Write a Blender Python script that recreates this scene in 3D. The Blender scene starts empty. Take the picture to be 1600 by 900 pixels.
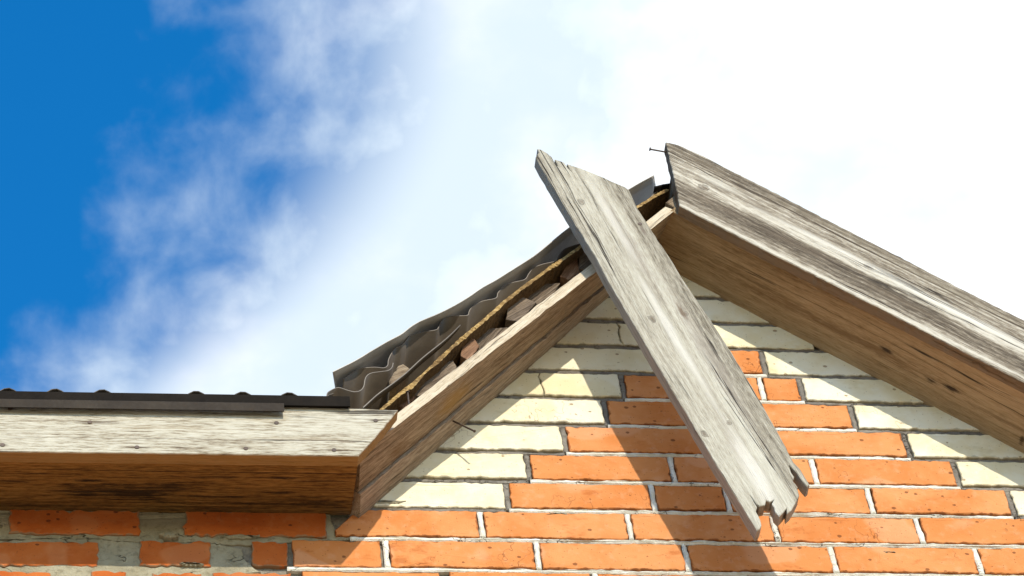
import bpy, bmesh, math, random
from mathutils import Vector, Matrix, noise
C = bpy.context
col = C.scene.collection
rnd = random.Random(7)
ZO = 5.35                                   # height of the lowest full brick course above the ground

# ------------------------------------------------------------------ camera
FPX = 4713.0
CAM = Vector((-0.50875, -3.48593, -3.72618 + ZO))
RX = Vector((0.99010256, -0.1040084, -0.09422936))
UP = Vector((-0.02444768, -0.7889605, 0.61395736))
FW = Vector((0.13819996, 0.60557706, 0.78369458))
cd = bpy.data.cameras.new('camera'); cam = bpy.data.objects.new('camera', cd); col.objects.link(cam)
cd.sensor_width = 36.0; cd.lens = 36.0 * FPX / 1600.0
cd.clip_start = 0.05; cd.clip_end = 5000
cam.matrix_world = Matrix(((RX.x, UP.x, -FW.x, CAM.x), (RX.y, UP.y, -FW.y, CAM.y), (RX.z, UP.z, -FW.z, CAM.z), (0, 0, 0, 1)))
C.scene.camera = cam

def at(x, y, Y):
    """point on the vertical plane y=Y seen at photo pixel (x, y)"""
    d = FW + RX * ((x - 800) / FPX) + UP * ((450 - y) / FPX)
    return CAM + d * ((Y - CAM.y) / d.y)

# ------------------------------------------------------------------ node helper
class NT:
    def __init__(s, nt): s.nt = nt; s.n = nt.nodes; s.l = nt.links
    def node(s, t, **k):
        n = s.n.new(t)
        for a, b in k.items(): setattr(n, a, b)
        return n
    def put(s, sock, v):
        if isinstance(v, bpy.types.NodeSocket): s.l.new(v, sock)
        elif v is not None: sock.default_value = v
    def m(s, op, a, b=None, c=None, clamp=False):
        n = s.node('ShaderNodeMath', operation=op, use_clamp=clamp)
        s.put(n.inputs[0], a)
        if b is not None: s.put(n.inputs[1], b)
        if c is not None: s.put(n.inputs[2], c)
        return n.outputs[0]
    def add(s, a, b): return s.m('ADD', a, b)
    def sub(s, a, b): return s.m('SUBTRACT', a, b)
    def mul(s, a, b): return s.m('MULTIPLY', a, b)
    def step(s, v, lo, hi, a=0.0, b=1.0):
        n = s.node('ShaderNodeMapRange', interpolation_type='SMOOTHSTEP')
        s.put(n.inputs[0], v)
        for i, q in enumerate((lo, hi, a, b)): s.put(n.inputs[i + 1], q)
        return n.outputs[0]
    def scale(s, vec, xyz, off=(0, 0, 0)):
        n = s.node('ShaderNodeMapping'); s.put(n.inputs['Vector'], vec)
        n.inputs['Scale'].default_value = xyz; n.inputs['Location'].default_value = off
        return n.outputs[0]
    def noise(s, vec, sc=1.0, det=4.0, rough=0.55, dist=0.0):
        n = s.node('ShaderNodeTexNoise'); s.put(n.inputs['Vector'], vec)
        n.inputs['Scale'].default_value = sc; n.inputs['Detail'].default_value = det
        n.inputs['Roughness'].default_value = rough; n.inputs['Distortion'].default_value = dist
        return n.outputs[0]
    def voro(s, vec, sc, feat='F1'):
        n = s.node('ShaderNodeTexVoronoi', feature=feat); s.put(n.inputs['Vector'], vec)
        n.inputs['Scale'].default_value = sc
        return n
    def mix(s, f, a, b, mode='MIX'):
        n = s.node('ShaderNodeMix', data_type='RGBA', blend_type=mode)
        s.put(n.inputs[0], f)
        for i, v in ((6, a), (7, b)):
            if isinstance(v, (tuple, list)): v = tuple(v) + ((1,) if len(v) == 3 else ())
            s.put(n.inputs[i], v)
        return n.outputs[2]
    def ramp(s, f, stops):
        n = s.node('ShaderNodeValToRGB'); s.put(n.inputs[0], f)
        e = n.color_ramp.elements
        while len(e) < len(stops): e.new(0.5)
        for q, (p, c) in zip(e, stops): q.position = p; q.color = tuple(c) + (1,)
        return n.outputs[0]
    def bump(s, h, strength, dist, nrm=None):
        n = s.node('ShaderNodeBump'); s.put(n.inputs['Height'], h)
        n.inputs['Strength'].default_value = strength; n.inputs['Distance'].default_value = dist
        if nrm is not None: s.put(n.inputs['Normal'], nrm)
        return n.outputs[0]

def new_mat(name):
    m = bpy.data.materials.new(name); m.use_nodes = True
    return m, NT(m.node_tree), m.node_tree.nodes['Principled BSDF']

# ------------------------------------------------------------------ light, sky, exposure
SUN = Vector((0.147, -1.0, 0.626)).normalized()      # towards the sun
elev = math.asin(SUN.z); rot = math.atan2(SUN.x, SUN.y)
world = bpy.data.worlds.new('World'); C.scene.world = world; world.use_nodes = True
W = NT(world.node_tree); bg = world.node_tree.nodes['Background']
sky = W.node('ShaderNodeTexSky', sky_type='NISHITA', sun_disc=False)
sky.sun_elevation = elev; sky.sun_rotation = rot; sky.air_density = 1.0; sky.dust_density = 0.3; sky.ozone_density = 2.5
SKY_STRENGTH = 0.12
hs = W.node('ShaderNodeHueSaturation'); W.put(hs.inputs['Color'], sky.outputs[0]); hs.inputs['Saturation'].default_value = 1.4; hs.inputs['Value'].default_value = 1.75
tc = W.node('ShaderNodeTexCoord'); sx = W.node('ShaderNodeSeparateXYZ'); W.put(sx.inputs[0], tc.outputs['Generated'])
dz = W.m('MAXIMUM', sx.outputs[2], 0.05)
px = W.m('DIVIDE', sx.outputs[0], dz); py = W.m('DIVIDE', sx.outputs[1], dz)
cp = W.node('ShaderNodeCombineXYZ'); W.put(cp.inputs[0], px); W.put(cp.inputs[1], py)
P = cp.outputs[0]                                     # position on a flat cloud layer overhead
big = W.noise(P, 13.0, 3, 0.5)
fine = W.noise(W.scale(P, (1.0, 0.75, 1), (3.1, 1.7, 0)), 30.0, 5, 0.52, 0.15)
q = W.m('MAXIMUM', W.sub(py, 0.66), 0.0)
edge = W.sub(0.072, W.mul(W.mul(q, q), 3.2))          # west rim of the cloud bank
s1 = W.mul(W.sub(px, edge), 7.5)
dens = W.add(s1, W.add(W.mul(W.sub(big, 0.5), 1.0), W.mul(W.sub(fine, 0.5), 1.45)))
dens = W.step(dens, -0.4, 1.2)
r2 = W.m('SQRT', W.add(W.mul(px, px), W.mul(py, py)))
far = W.step(r2, 1.6, 3.5, 1.0, 0.25)
dens = W.mul(W.mul(dens, far), W.step(py, -0.6, 0.3, 0.5, 1.0))
shade = W.noise(W.scale(P, (1, 1, 1), (7, 3, 0)), 9.0, 5, 0.55)
dens = W.m('MAXIMUM', dens, W.mul(W.mul(W.step(s1, 0.0, 0.6), 0.88), W.mul(far, W.step(py, -0.6, 0.3, 0.5, 1.0))))
cloud = W.mix(W.step(W.add(shade, W.mul(W.sub(px, 0.25), 0.9)), 0.34, 0.68), (5.7, 6.5, 7.1), (7.9, 8.0, 8.1))
W.put(bg.inputs['Color'], W.mix(dens, hs.outputs[0], cloud))
bg.inputs['Strength'].default_value = SKY_STRENGTH
sl = bpy.data.lights.new('sun', 'SUN'); sun = bpy.data.objects.new('sun', sl); col.objects.link(sun)
sl.energy = 3.7; sl.angle = math.radians(0.8); sl.color = (1.0, 0.91, 0.76)
sun.matrix_world = SUN.to_track_quat('Z', 'Y').to_matrix().to_4x4()
sun.location = SUN * 40
vs = C.scene.view_settings; vs.view_transform = 'Standard'; vs.look = 'None'; vs.gamma = 1.0; vs.exposure = 0.42
C.scene.display_settings.display_device = 'sRGB'

# ------------------------------------------------------------------ materials
def wood(name, stops, seed=0.0, grain=1.0, rings=0.25, crack=0.8, bump=0.6, knots=(), spots=(), rough=0.85, streak=0.45, bands=(), fibre=0.85, side=None, kdark=0.6, gain=1.0, crackcol=(0.03, 0.022, 0.015)):
    """weathered softwood, grain along the object's own x axis; knots = (x, z, r); spots = (x, z, rx, rz, strength, colour); bands = (z, half width, lighter or darker)"""
    m, N, b = new_mat(name)
    o = N.node('ShaderNodeTexCoord').outputs['Object']
    sp = N.node('ShaderNodeSeparateXYZ'); N.put(sp.inputs[0], o)
    X, Y, Z = sp.outputs
    zz = Z; kmask = None; kring = None
    kn = N.noise(N.scale(o, (120, 120, 160)), 1.0, 4, 0.6)
    for kx, kz, kr in knots:
        dx = N.mul(N.sub(X, kx), 0.42); dzz = N.sub(Z, kz)
        d2 = N.add(N.mul(dx, dx), N.mul(dzz, dzz))
        infl = N.m('DIVIDE', kr * kr * 1.5, N.add(d2, kr * kr * 1.2))
        zz = N.sub(zz, N.mul(N.mul(dzz, infl), 0.75))
        dx2 = N.mul(N.sub(X, kx), 0.62)
        dd = N.m('SQRT', N.add(N.mul(dx2, dx2), N.mul(dzz, dzz)))
        dd = N.add(dd, N.mul(N.sub(kn, 0.5), kr * 2.0))
        km = N.step(dd, kr * 0.35, kr * 0.9, 1.0, 0.0)
        kr_ = N.mul(N.step(N.m('ABSOLUTE', N.sub(dd, kr * 0.9)), 0.0, kr * 0.35, 1.0, 0.0), 0.6)
        kmask = km if kmask is None else N.m('MAXIMUM', kmask, km)
        kring = kr_ if kring is None else N.m('MAXIMUM', kring, kr_)
    cv = N.node('ShaderNodeCombineXYZ'); N.put(cv.inputs[0], X); N.put(cv.inputs[1], Y); N.put(cv.inputs[2], zz)
    v = cv.outputs[0]
    off = (seed * 3.7, seed * 1.3, seed * 2.1)
    wav = N.noise(N.scale(v, (2.2, 3, 3), off), 1.0, 3, 0.5)
    v2n = N.node('ShaderNodeCombineXYZ'); N.put(v2n.inputs[0], X); N.put(v2n.inputs[1], Y)
    N.put(v2n.inputs[2], N.add(zz, N.mul(wav, 0.022))); v2 = v2n.outputs[0]
    n0 = N.noise(N.scale(v2, (1.1, 20, 20), off), 1.0, 4, 0.55)
    n1 = N.noise(N.scale(v2, (6, 260 * grain, 260 * grain), off), 1.0, 5, 0.7)
    n2 = N.noise(N.scale(v2, (45, 640, 640), off), 1.0, 3, 0.7)
    blot = N.noise(N.scale(o, (14, 40, 40), off), 1.0, 8, 0.7)
    w = N.m('SINE', N.mul(N.add(N.add(zz, N.mul(wav, 0.035)), N.mul(Y, 0.6)), 620 * grain))
    w = N.add(N.mul(w, 0.5), 0.5)
    val = N.add(N.add(N.mul(n0, streak), N.mul(n1, 0.55)), N.add(N.mul(n2, fibre), N.mul(blot, 0.45)))
    val = N.add(val, N.mul(w, rings * 0.2))
    val = N.sub(val, 0.5 * (streak + 0.55 + fibre + 0.45) - 0.5 + 0.1 * rings)
    mot = N.noise(N.scale(v2, (38, 400, 400), off), 1.0, 4, 0.72)
    val = N.add(val, N.mul(N.sub(mot, 0.5), 0.5))
    for bz, bh, ba in bands:
        val = N.add(val, N.mul(N.step(N.m('ABSOLUTE', N.sub(N.add(Z, N.mul(N.sub(n0, 0.5), 0.05)), bz)), bh * 0.35, bh * 1.2, 1.0, 0.0), ba))
    cn = N.noise(N.scale(v2, (0.9, 60, 60), (off[0] + 5, off[1], off[2])), 1.0, 4, 0.5)
    cm = N.noise(N.scale(v2, (2.2, 30, 30), (off[0] + 9, off[1], off[2])), 1.0, 2, 0.5)
    ck = N.mul(N.step(N.m('ABSOLUTE', N.sub(cn, 0.5)), 0.002, 0.013, 1.0, 0.0), N.step(cm, 0.48, 0.6))
    ck = N.mul(ck, crack)
    if gain != 1.0: val = N.add(N.mul(N.sub(val, 0.5), gain), 0.5)
    colr = N.ramp(val, stops)
    if kmask is not None:
        colr = N.mix(N.mul(kmask, kdark), colr, N.mix(n1, (0.035, 0.024, 0.016), (0.15, 0.105, 0.07)))
        colr = N.mix(N.mul(kring, 0.85), colr, (0.05, 0.036, 0.026))
    for x0, z0, rx, rz, st, c in spots:
        a = N.m('DIVIDE', N.sub(X, x0), rx); c2 = N.m('DIVIDE', N.sub(Z, z0), rz)
        d = N.m('SQRT', N.add(N.mul(a, a), N.mul(c2, c2)))
        d = N.add(d, N.mul(N.sub(N.add(N.add(n1, blot), n2), 1.5), 1.1))
        colr = N.mix(N.mul(N.step(d, 0.2, 1.1, 1.0, 0.0), st), colr, c)
    colr = N.mix(ck, colr, crackcol)
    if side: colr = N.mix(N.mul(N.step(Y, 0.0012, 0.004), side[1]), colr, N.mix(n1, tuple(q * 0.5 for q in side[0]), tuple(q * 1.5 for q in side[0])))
    N.put(b.inputs['Base Color'], colr)
    b.inputs['Roughness'].default_value = rough
    b.inputs['Specular IOR Level'].default_value = 0.25
    h = N.sub(N.add(N.add(N.mul(n1, 0.9), N.mul(n2, 0.7)), N.mul(mot, 0.5)), N.mul(ck, 1.8))
    if kmask is not None: h = N.sub(h, N.mul(kring, 0.6))
    N.put(b.inputs['Normal'], N.bump(h, bump, 0.002))
    return m

GREY = [(0.22, (0.09, 0.074, 0.05)), (0.40, (0.262, 0.237, 0.184)), (0.53, (0.372, 0.347, 0.280)), (0.75, (0.50, 0.484, 0.405))]
DKGREY = [(0.26, (0.065, 0.05, 0.034)), (0.42, (0.18, 0.15, 0.11)), (0.53, (0.31, 0.275, 0.215)), (0.68, (0.50, 0.47, 0.395))]
PALE = [(0.24, (0.07, 0.048, 0.03)), (0.37, (0.23, 0.19, 0.13)), (0.48, (0.40, 0.37, 0.29)), (0.72, (0.55, 0.53, 0.445))]
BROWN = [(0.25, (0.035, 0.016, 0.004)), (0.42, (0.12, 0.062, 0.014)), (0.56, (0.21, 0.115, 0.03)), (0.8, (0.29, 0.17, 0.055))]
TAN = [(0.22, (0.085, 0.055, 0.033)), (0.42, (0.20, 0.145, 0.09)), (0.6, (0.30, 0.23, 0.15)), (0.8, (0.39, 0.31, 0.215))]
RAW = [(0.22, (0.24, 0.17, 0.10)), (0.42, (0.44, 0.36, 0.25)), (0.6, (0.55, 0.47, 0.345)), (0.8, (0.62, 0.55, 0.43))]

def brick_mat(name, c0, c1, c2, pit, pale, stainc, stain=0.5, dirt=None, PITS=0.80):
    m, N, b = new_mat(name)
    o = N.node('ShaderNodeTexCoord').outputs['Object']
    tint = N.node('ShaderNodeAttribute', attribute_name='tint').outputs['Fac']
    tv = N.node('ShaderNodeAttribute', attribute_name='tint').outputs['Vector']
    ofs = N.node('ShaderNodeVectorMath', operation='ADD'); N.put(ofs.inputs[0], o)
    k = N.node('ShaderNodeVectorMath', operation='SCALE'); N.put(k.inputs[0], tv); k.inputs['Scale'].default_value = 30.0
    N.put(ofs.inputs[1], k.outputs[0]); v = ofs.outputs[0]
    lo = N.noise(v, 9, 4, 0.6); mid = N.noise(v, 60, 5, 0.6); fi = N.noise(v, 420, 3, 0.6)
    colr = N.mix(tint, c0, c1)
    colr = N.mix(N.step(lo, 0.38, 0.66, 0, 0.9), colr, c2)
    colr = N.mix(N.step(mid, 0.5, 0.75, 0, 0.35), colr, pale)
    st = N.noise(N.scale(v, (14, 20, 26)), 1.0, 4, 0.65)
    colr = N.mix(N.step(st, 0.58, 0.72, 0, stain), colr, stainc)
    pa = N.noise(N.scale(v, (7, 9, 9), (4, 4, 4)), 1.0, 1, 0.4)
    colr = N.mix(N.step(pa, 0.62, 0.66, 0, 0.42), colr, pale)
    vo = N.voro(N.scale(v, (1, 1, 1.25)), 62.0); dist = N.add(vo.outputs['Distance'], N.mul(N.sub(fi, 0.5), 0.22))
    sel = N.node('ShaderNodeSeparateColor'); N.put(sel.inputs[0], vo.outputs['Color'])
    rad = N.mul(N.step(sel.outputs[0], PITS, 1.0), 0.27)
    pm = N.step(N.sub(dist, rad), -0.05, 0.03, 1.0, 0.0); pm = N.mul(pm, N.step(sel.outputs[0], PITS, PITS + 0.02))
    vo2 = N.voro(v, 210.0); sel2 = N.node('ShaderNodeSeparateColor'); N.put(sel2.inputs[0], vo2.outputs['Color'])
    pm2 = N.mul(N.step(vo2.outputs['Distance'], 0.12, 0.3, 1.0, 0.0), N.step(sel2.outputs[0], 0.86, 0.88))
    pits = N.m('MAXIMUM', pm, N.mul(pm2, 0.7))
    colr = N.mix(N.mul(pits, 0.7), colr, pit)
    ck = N.noise(N.scale(v, (16, 16, 12), (9, 2, 3)), 1.0, 3, 0.6)
    ckm = N.mul(N.step(N.m('ABSOLUTE', N.sub(ck, 0.5)), 0.0, 0.006, 1.0, 0.0), N.step(N.noise(N.scale(v, (6, 6, 6), (1, 8, 1)), 1.0, 1, 0.5), 0.6, 0.66))
    colr = N.mix(N.mul(ckm, 0.6), colr, pit)
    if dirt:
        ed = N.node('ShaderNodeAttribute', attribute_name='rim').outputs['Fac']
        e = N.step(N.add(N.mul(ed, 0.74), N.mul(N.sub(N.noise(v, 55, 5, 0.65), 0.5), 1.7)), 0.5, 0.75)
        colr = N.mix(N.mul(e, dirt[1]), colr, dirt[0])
    N.put(b.inputs['Base Color'], colr)
    b.inputs['Roughness'].default_value = 0.9; b.inputs['Specular IOR Level'].default_value = 0.2
    h = N.sub(N.add(N.mul(mid, 0.6), N.mul(fi, 0.4)), N.add(N.mul(pits, 0.9), N.mul(ckm, 0.7)))
    N.put(b.inputs['Normal'], N.bump(h, 0.45, 0.003))
    return m

def mortar_mat(name, c0, c1, c2, bump=0.9):
    m, N, b = new_mat(name)
    o = N.node('ShaderNodeTexCoord').outputs['Object']
    lo = N.noise(o, 14, 4, 0.6); mid = N.noise(o, 90, 6, 0.65); fi = N.noise(o, 600, 3, 0.6)
    c = N.mix(N.step(lo, 0.4, 0.62), c0, c1)
    c = N.mix(N.step(mid, 0.5, 0.66, 0, 0.8), c, c2)
    ck = N.noise(N.scale(o, (9, 9, 15)), 1.0, 4, 0.6)
    ckm = N.mul(N.step(N.m('ABSOLUTE', N.sub(ck, 0.5)), 0.0, 0.007, 1.0, 0.0), N.step(N.noise(o, 11, 1, 0.5), 0.5, 0.58))
    c = N.mix(N.mul(ckm, 0.75), c, (0.03, 0.022, 0.012))
    N.put(b.inputs['Base Color'], c); b.inputs['Roughness'].default_value = 0.95; b.inputs['Specular IOR Level'].default_value = 0.15
    h = N.sub(N.add(N.add(N.mul(mid, 0.7), N.mul(fi, 0.25)), N.mul(lo, 1.0)), N.mul(ckm, 0.8))
    N.put(b.inputs['Normal'], N.bump(h, bump, 0.006))
    return m

def metal_mat(name, c0, c1, rough=0.5, spec=0.4, rust=0.3):
    m, N, b = new_mat(name)
    o = N.node('ShaderNodeTexCoord').outputs['Object']
    lo = N.noise(o, 12, 5, 0.6); fi = N.noise(o, 160, 4, 0.6)
    c = N.mix(N.step(lo, 0.35, 0.65), c0, c1)
    c = N.mix(N.step(fi, 0.58, 0.7, 0, rust), c, (0.10, 0.06, 0.035))
    N.put(b.inputs['Base Color'], c)
    N.put(b.inputs['Roughness'], N.add(rough - 0.1, N.mul(fi, 0.25))); b.inputs['Specular IOR Level'].default_value = spec
    N.put(b.inputs['Normal'], N.bump(lo, 0.25, 0.006))
    return m

def osb_mat():
    m, N, b = new_mat('ragged fibreboard')
    o = N.node('ShaderNodeTexCoord').outputs['Object']
    n = N.noise(o, 260, 6, 0.75); n2 = N.noise(o, 45, 4, 0.6)
    c = N.ramp(n, [(0.3, (0.05, 0.03, 0.012)), (0.42, (0.24, 0.145, 0.05)), (0.55, (0.42, 0.285, 0.115)), (0.72, (0.58, 0.46, 0.26))])
    c = N.mix(N.step(n2, 0.45, 0.62, 0, 0.75), c, (0.11, 0.065, 0.03))
    N.put(b.inputs['Base Color'], c); b.inputs['Roughness'].default_value = 0.95; b.inputs['Specular IOR Level'].default_value = 0.1
    N.put(b.inputs['Normal'], N.bump(n, 0.7, 0.002))
    return m

def plain(name, c, rough=0.8, nscale=8.0, var=0.25):
    m, N, b = new_mat(name)
    o = N.node('ShaderNodeTexCoord').outputs['Object']
    n = N.noise(o, nscale, 6, 0.6)
    N.put(b.inputs['Base Color'], N.mix(n, tuple(x * (1 - var) for x in c), tuple(min(1, x * (1 + var)) for x in c)))
    b.inputs['Roughness'].default_value = rough; b.inputs['Specular IOR Level'].default_value = 0.2
    return m

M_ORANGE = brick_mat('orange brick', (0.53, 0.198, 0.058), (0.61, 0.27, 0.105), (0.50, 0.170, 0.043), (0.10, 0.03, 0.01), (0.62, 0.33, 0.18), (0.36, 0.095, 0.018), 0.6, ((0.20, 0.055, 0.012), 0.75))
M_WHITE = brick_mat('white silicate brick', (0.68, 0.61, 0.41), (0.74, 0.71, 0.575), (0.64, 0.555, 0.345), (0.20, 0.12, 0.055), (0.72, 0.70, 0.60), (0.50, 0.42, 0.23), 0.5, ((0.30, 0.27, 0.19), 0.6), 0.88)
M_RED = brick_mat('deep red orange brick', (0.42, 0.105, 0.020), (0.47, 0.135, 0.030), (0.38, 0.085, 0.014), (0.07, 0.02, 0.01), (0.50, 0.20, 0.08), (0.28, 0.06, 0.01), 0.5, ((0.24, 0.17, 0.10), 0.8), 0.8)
M_MORTAR = mortar_mat('grey mortar', (0.20, 0.18, 0.145), (0.28, 0.255, 0.20), (0.13, 0.115, 0.09))
M_BEAD = mortar_mat('white pointing', (0.72, 0.70, 0.62), (0.58, 0.55, 0.45), (0.76, 0.75, 0.68), 0.7)
M_GBEAD = mortar_mat('dark grey pointing', (0.17, 0.155, 0.135), (0.24, 0.22, 0.185), (0.12, 0.105, 0.085), 0.8)
M_SMEAR = mortar_mat('smeared mortar', (0.29, 0.262, 0.18), (0.36, 0.33, 0.235), (0.22, 0.195, 0.13), 1.0)
M_DARKMETAL = metal_mat('dark brown painted steel', (0.006, 0.0045, 0.003), (0.012, 0.009, 0.006), 0.75, 0.08, 0.05)
M_STRIP = metal_mat('dull brown steel strip', (0.022, 0.016, 0.011), (0.038, 0.029, 0.02), 0.65, 0.15, 0.15)
M_ROOFMETAL = metal_mat('brown corrugated steel', (0.075, 0.06, 0.046), (0.11, 0.092, 0.073), 0.45, 0.45, 0.25)
M_FLASH = metal_mat('grey brown flashing steel', (0.30, 0.275, 0.24), (0.42, 0.395, 0.36), 0.45, 0.4, 0.1)
M_NAIL = metal_mat('rusty nail steel', (0.05, 0.032, 0.022), (0.08, 0.05, 0.032), 0.6, 0.4, 0.5)
M_OSB = osb_mat()

# ------------------------------------------------------------------ builders
def link(name, bm, mat, parent=None, world=None, smooth=False, mats=None):
    me = bpy.data.meshes.new(name)
    bmesh.ops.recalc_face_normals(bm, faces=bm.faces)
    bm.to_mesh(me); bm.free()
    for x in (mats or [mat]): me.materials.append(x)
    if smooth:
        for p in me.polygons: p.use_smooth = True
    o = bpy.data.objects.new(name, me); col.objects.link(o)
    w = world or Matrix.Identity(4)
    if parent:
        o.parent = parent
        o.matrix_basis = MW[parent.name].inverted() @ w
    else: o.matrix_basis = w
    MW[o.name] = w
    return o
MW = {}
def tag(o, label=None, cat=None, group=None, kind=None):
    for k, v in (('label', label), ('category', cat), ('group', group), ('kind', kind)):
        if v: o[k] = v
    return o
def frame(org, ex, ez):
    """local x along ex, local z about ez, local y = ez x ex (away from the seen face)"""
    ex = Vector(ex).normalized(); ez = Vector(ez); ez = (ez - ex * ez.dot(ex)).normalized(); ey = ez.cross(ex)
    return Matrix(((ex.x, ey.x, ez.x, org[0]), (ex.y, ey.y, ez.y, org[1]), (ex.z, ey.z, ez.z, org[2]), (0, 0, 0, 1)))
def densify(pts, step, jit, r, skip=()):
    out = []
    n = len(pts)
    for i in range(n):
        a = Vector(pts[i]); b = Vector(pts[(i + 1) % n]); L = (b - a).length
        k = max(1, int(L / step)); d = (b - a) / max(L, 1e-9); nn = Vector((-d.y, d.x))
        for j in range(k):
            p = a + (b - a) * (j / k)
            out.append(p + (nn * r.gauss(0, jit) if j else nn * r.gauss(0, jit * 0.4)))
    return out
def inset(pts, d):
    n = len(pts); out = []
    for i in range(n):
        a = (pts[i] - pts[i - 1]); b = (pts[(i + 1) % n] - pts[i])
        a = a.normalized() if a.length > 1e-9 else Vector((1, 0)); b = b.normalized() if b.length > 1e-9 else a
        na = Vector((-a.y, a.x)); nb = Vector((-b.y, b.x)); m = na + nb
        m = m.normalized() if m.length > 0.3 else na
        out.append(pts[i] + m * (d / max(0.55, m.dot(na))))
    return out
def area(p): return sum(p[i - 1].x * p[i].y - p[i].x * p[i - 1].y for i in range(len(p))) / 2
def prism(bm, pts, y0, y1, cham=0.0015, mi=0, tint=None, layers=None, wob=0.0):
    """2-D outline (x, z) given a front face at y0 with a small chamfer, sides running back to y1"""
    pts = [Vector(p) for p in pts]
    if area(pts) < 0: pts = pts[::-1]
    inn = inset(pts, cham)
    def W(p): return wob * noise.noise((p.x * 25, p.y * 25, 3.3)) if wob else 0
    A = [bm.verts.new((p.x, y0 + W(p), p.y)) for p in inn]
    B = [bm.verts.new((p.x, y0 + cham * 0.9 + W(p), p.y)) for p in pts]
    D = [bm.verts.new((p.x, y1, p.y)) for p in pts]
    n = len(pts); fs = []
    if layers and len(pts) > 20:
        inn2 = inset(inn, 0.0055)
        A2 = [bm.verts.new((p.x, y0 + W(p), p.y)) for p in inn2]
        for v in A2: v[layers[0]] = Vector(tint)
        fs.append(bm.faces.new(A2))
        for i in range(n):
            j = (i + 1) % n; fs.append(bm.faces.new((A2[i], A[i], A[j], A2[j])))
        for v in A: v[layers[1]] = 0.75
    else: fs.append(bm.faces.new(A))
    for i in range(n):
        j = (i + 1) % n
        fs.append(bm.faces.new((A[i], B[i], B[j], A[j]))); fs.append(bm.faces.new((B[i], D[i], D[j], B[j])))
    fs.append(bm.faces.new(D[::-1]))
    for f in fs: f.material_index = mi
    if layers:
        for v in A + B + D: v[layers[0]] = Vector(tint)
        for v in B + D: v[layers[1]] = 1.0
    return fs
def px_board(name, pxs, Y, thick, ang, mat, parent, step=0.012, jit=0.0004, cham=0.0015, org=None, seed=1):
    """a board facing the street: outline from photo pixels on the plane y=Y, real thickness behind it"""
    pw = [p if isinstance(p, Vector) else at(p[0], p[1], Y) for p in pxs]
    o = org or pw[0]; a = math.radians(ang)
    ex = Vector((math.cos(a), 0, math.sin(a))); ez = Vector((-math.sin(a), 0, math.cos(a)))
    Mw = frame(o, ex, ez)
    pts = [((p - o).dot(ex), (p - o).dot(ez)) for p in pw]
    bm = bmesh.new()
    prism(bm, densify(pts, step, jit, random.Random(seed)), 0.0, thick, cham)
    ob = link(name, bm, mat, parent, Mw)
    return ob, Mw
def slab(name, A, B, Cc, D, th, mat, parent, nx=40, ny=6, rough=0.0006, seed=1, edge=0.001, emat=None):
    """board with its seen face A-B (far long edge) D-C (near long edge), thickness th away from the viewer"""
    A, B, Cc, D = map(Vector, (A, B, Cc, D))
    Mw = frame(A, B - A, D - A); inv = Mw.inverted()
    r = random.Random(seed); bm = bmesh.new(); edge_faces = []; g = []; h = []
    for i in range(nx + 1):
        s = i / nx; p0 = A.lerp(B, s); p1 = D.lerp(Cc, s); row = []; row2 = []
        j0 = r.gauss(0, edge); j1 = r.gauss(0, edge)
        for j in range(ny + 1):
            p = inv @ p0.lerp(p1, j / ny)
            p.z += j0 if j == 0 else (j1 if j == ny else 0)
            b = 0.0012 if j in (0, ny) else 0
            row.append(bm.verts.new((p.x, p.y + b + r.gauss(0, rough * 0.4), p.z))); row2.append(bm.verts.new((p.x, p.y + th, p.z)))
        g.append(row); h.append(row2)
    for i in range(nx):
        for j in range(ny):
            bm.faces.new((g[i][j], g[i + 1][j], g[i + 1][j + 1], g[i][j + 1]))
            bm.faces.new((h[i][j], h[i][j + 1], h[i + 1][j + 1], h[i + 1][j]))
        bm.faces.new((g[i][0], h[i][0], h[i + 1][0], g[i + 1][0])); edge_faces.append(bm.faces.new((g[i][ny], g[i + 1][ny], h[i + 1][ny], h[i][ny])))
    for j in range(ny):
        bm.faces.new((g[0][j], g[0][j + 1], h[0][j + 1], h[0][j])); bm.faces.new((g[nx][j], h[nx][j], h[nx][j + 1], g[nx][j + 1]))
    if emat:
        for f in edge_faces: f.material_index = 1
    return link(name, bm, mat, parent, Mw, mats=[mat, emat] if emat else None), Mw
def ribbon(name, poly0, poly1, th, mat, parent, smooth=True, steps=1, dent=0.0, seed=0):
    """thin sheet between two polylines of equal length, thickened by th"""
    bm = bmesh.new(); rows = []
    n = len(poly0)
    for k in range(steps + 1):
        t = k / steps; rr = []
        for i in range(n):
            p = Vector(poly0[i]).lerp(Vector(poly1[i]), t)
            if dent: p += Vector((0, 0, 1)) * dent * noise.noise((p.x * 14 + seed, p.y * 14, p.z * 14))
            rr.append(p)
        rows.append(rr)
    nrm = []
    for i in range(n):
        t = Vector(poly0[min(n - 1, i + 1)]) - Vector(poly0[max(0, i - 1)]); w = Vector(poly1[i]) - Vector(poly0[i])
        v = t.cross(w); nrm.append(v.normalized() if v.length else Vector((0, 0, 1)))
    F = [[bm.verts.new(p) for p in r_] for r_ in rows]; G = [[bm.verts.new(p + nrm[i] * th) for i, p in enumerate(r_)] for r_ in rows]
    for k in range(steps):
        for i in range(n - 1):
            bm.faces.new((F[k][i], F[k][i + 1], F[k + 1][i + 1], F[k + 1][i])).smooth = smooth
            bm.faces.new((G[k][i], G[k + 1][i], G[k + 1][i + 1], G[k][i + 1])).smooth = smooth
        bm.faces.new((F[k][0], F[k + 1][0], G[k + 1][0], G[k][0])); bm.faces.new((F[k][-1], G[k][-1], G[k + 1][-1], F[k + 1][-1]))
    for i in range(n - 1):
        bm.faces.new((F[0][i], G[0][i], G[0][i + 1], F[0][i + 1])); bm.faces.new((F[-1][i], F[-1][i + 1], G[-1][i + 1], G[-1][i]))
    return link(name, bm, mat, parent)
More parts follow.
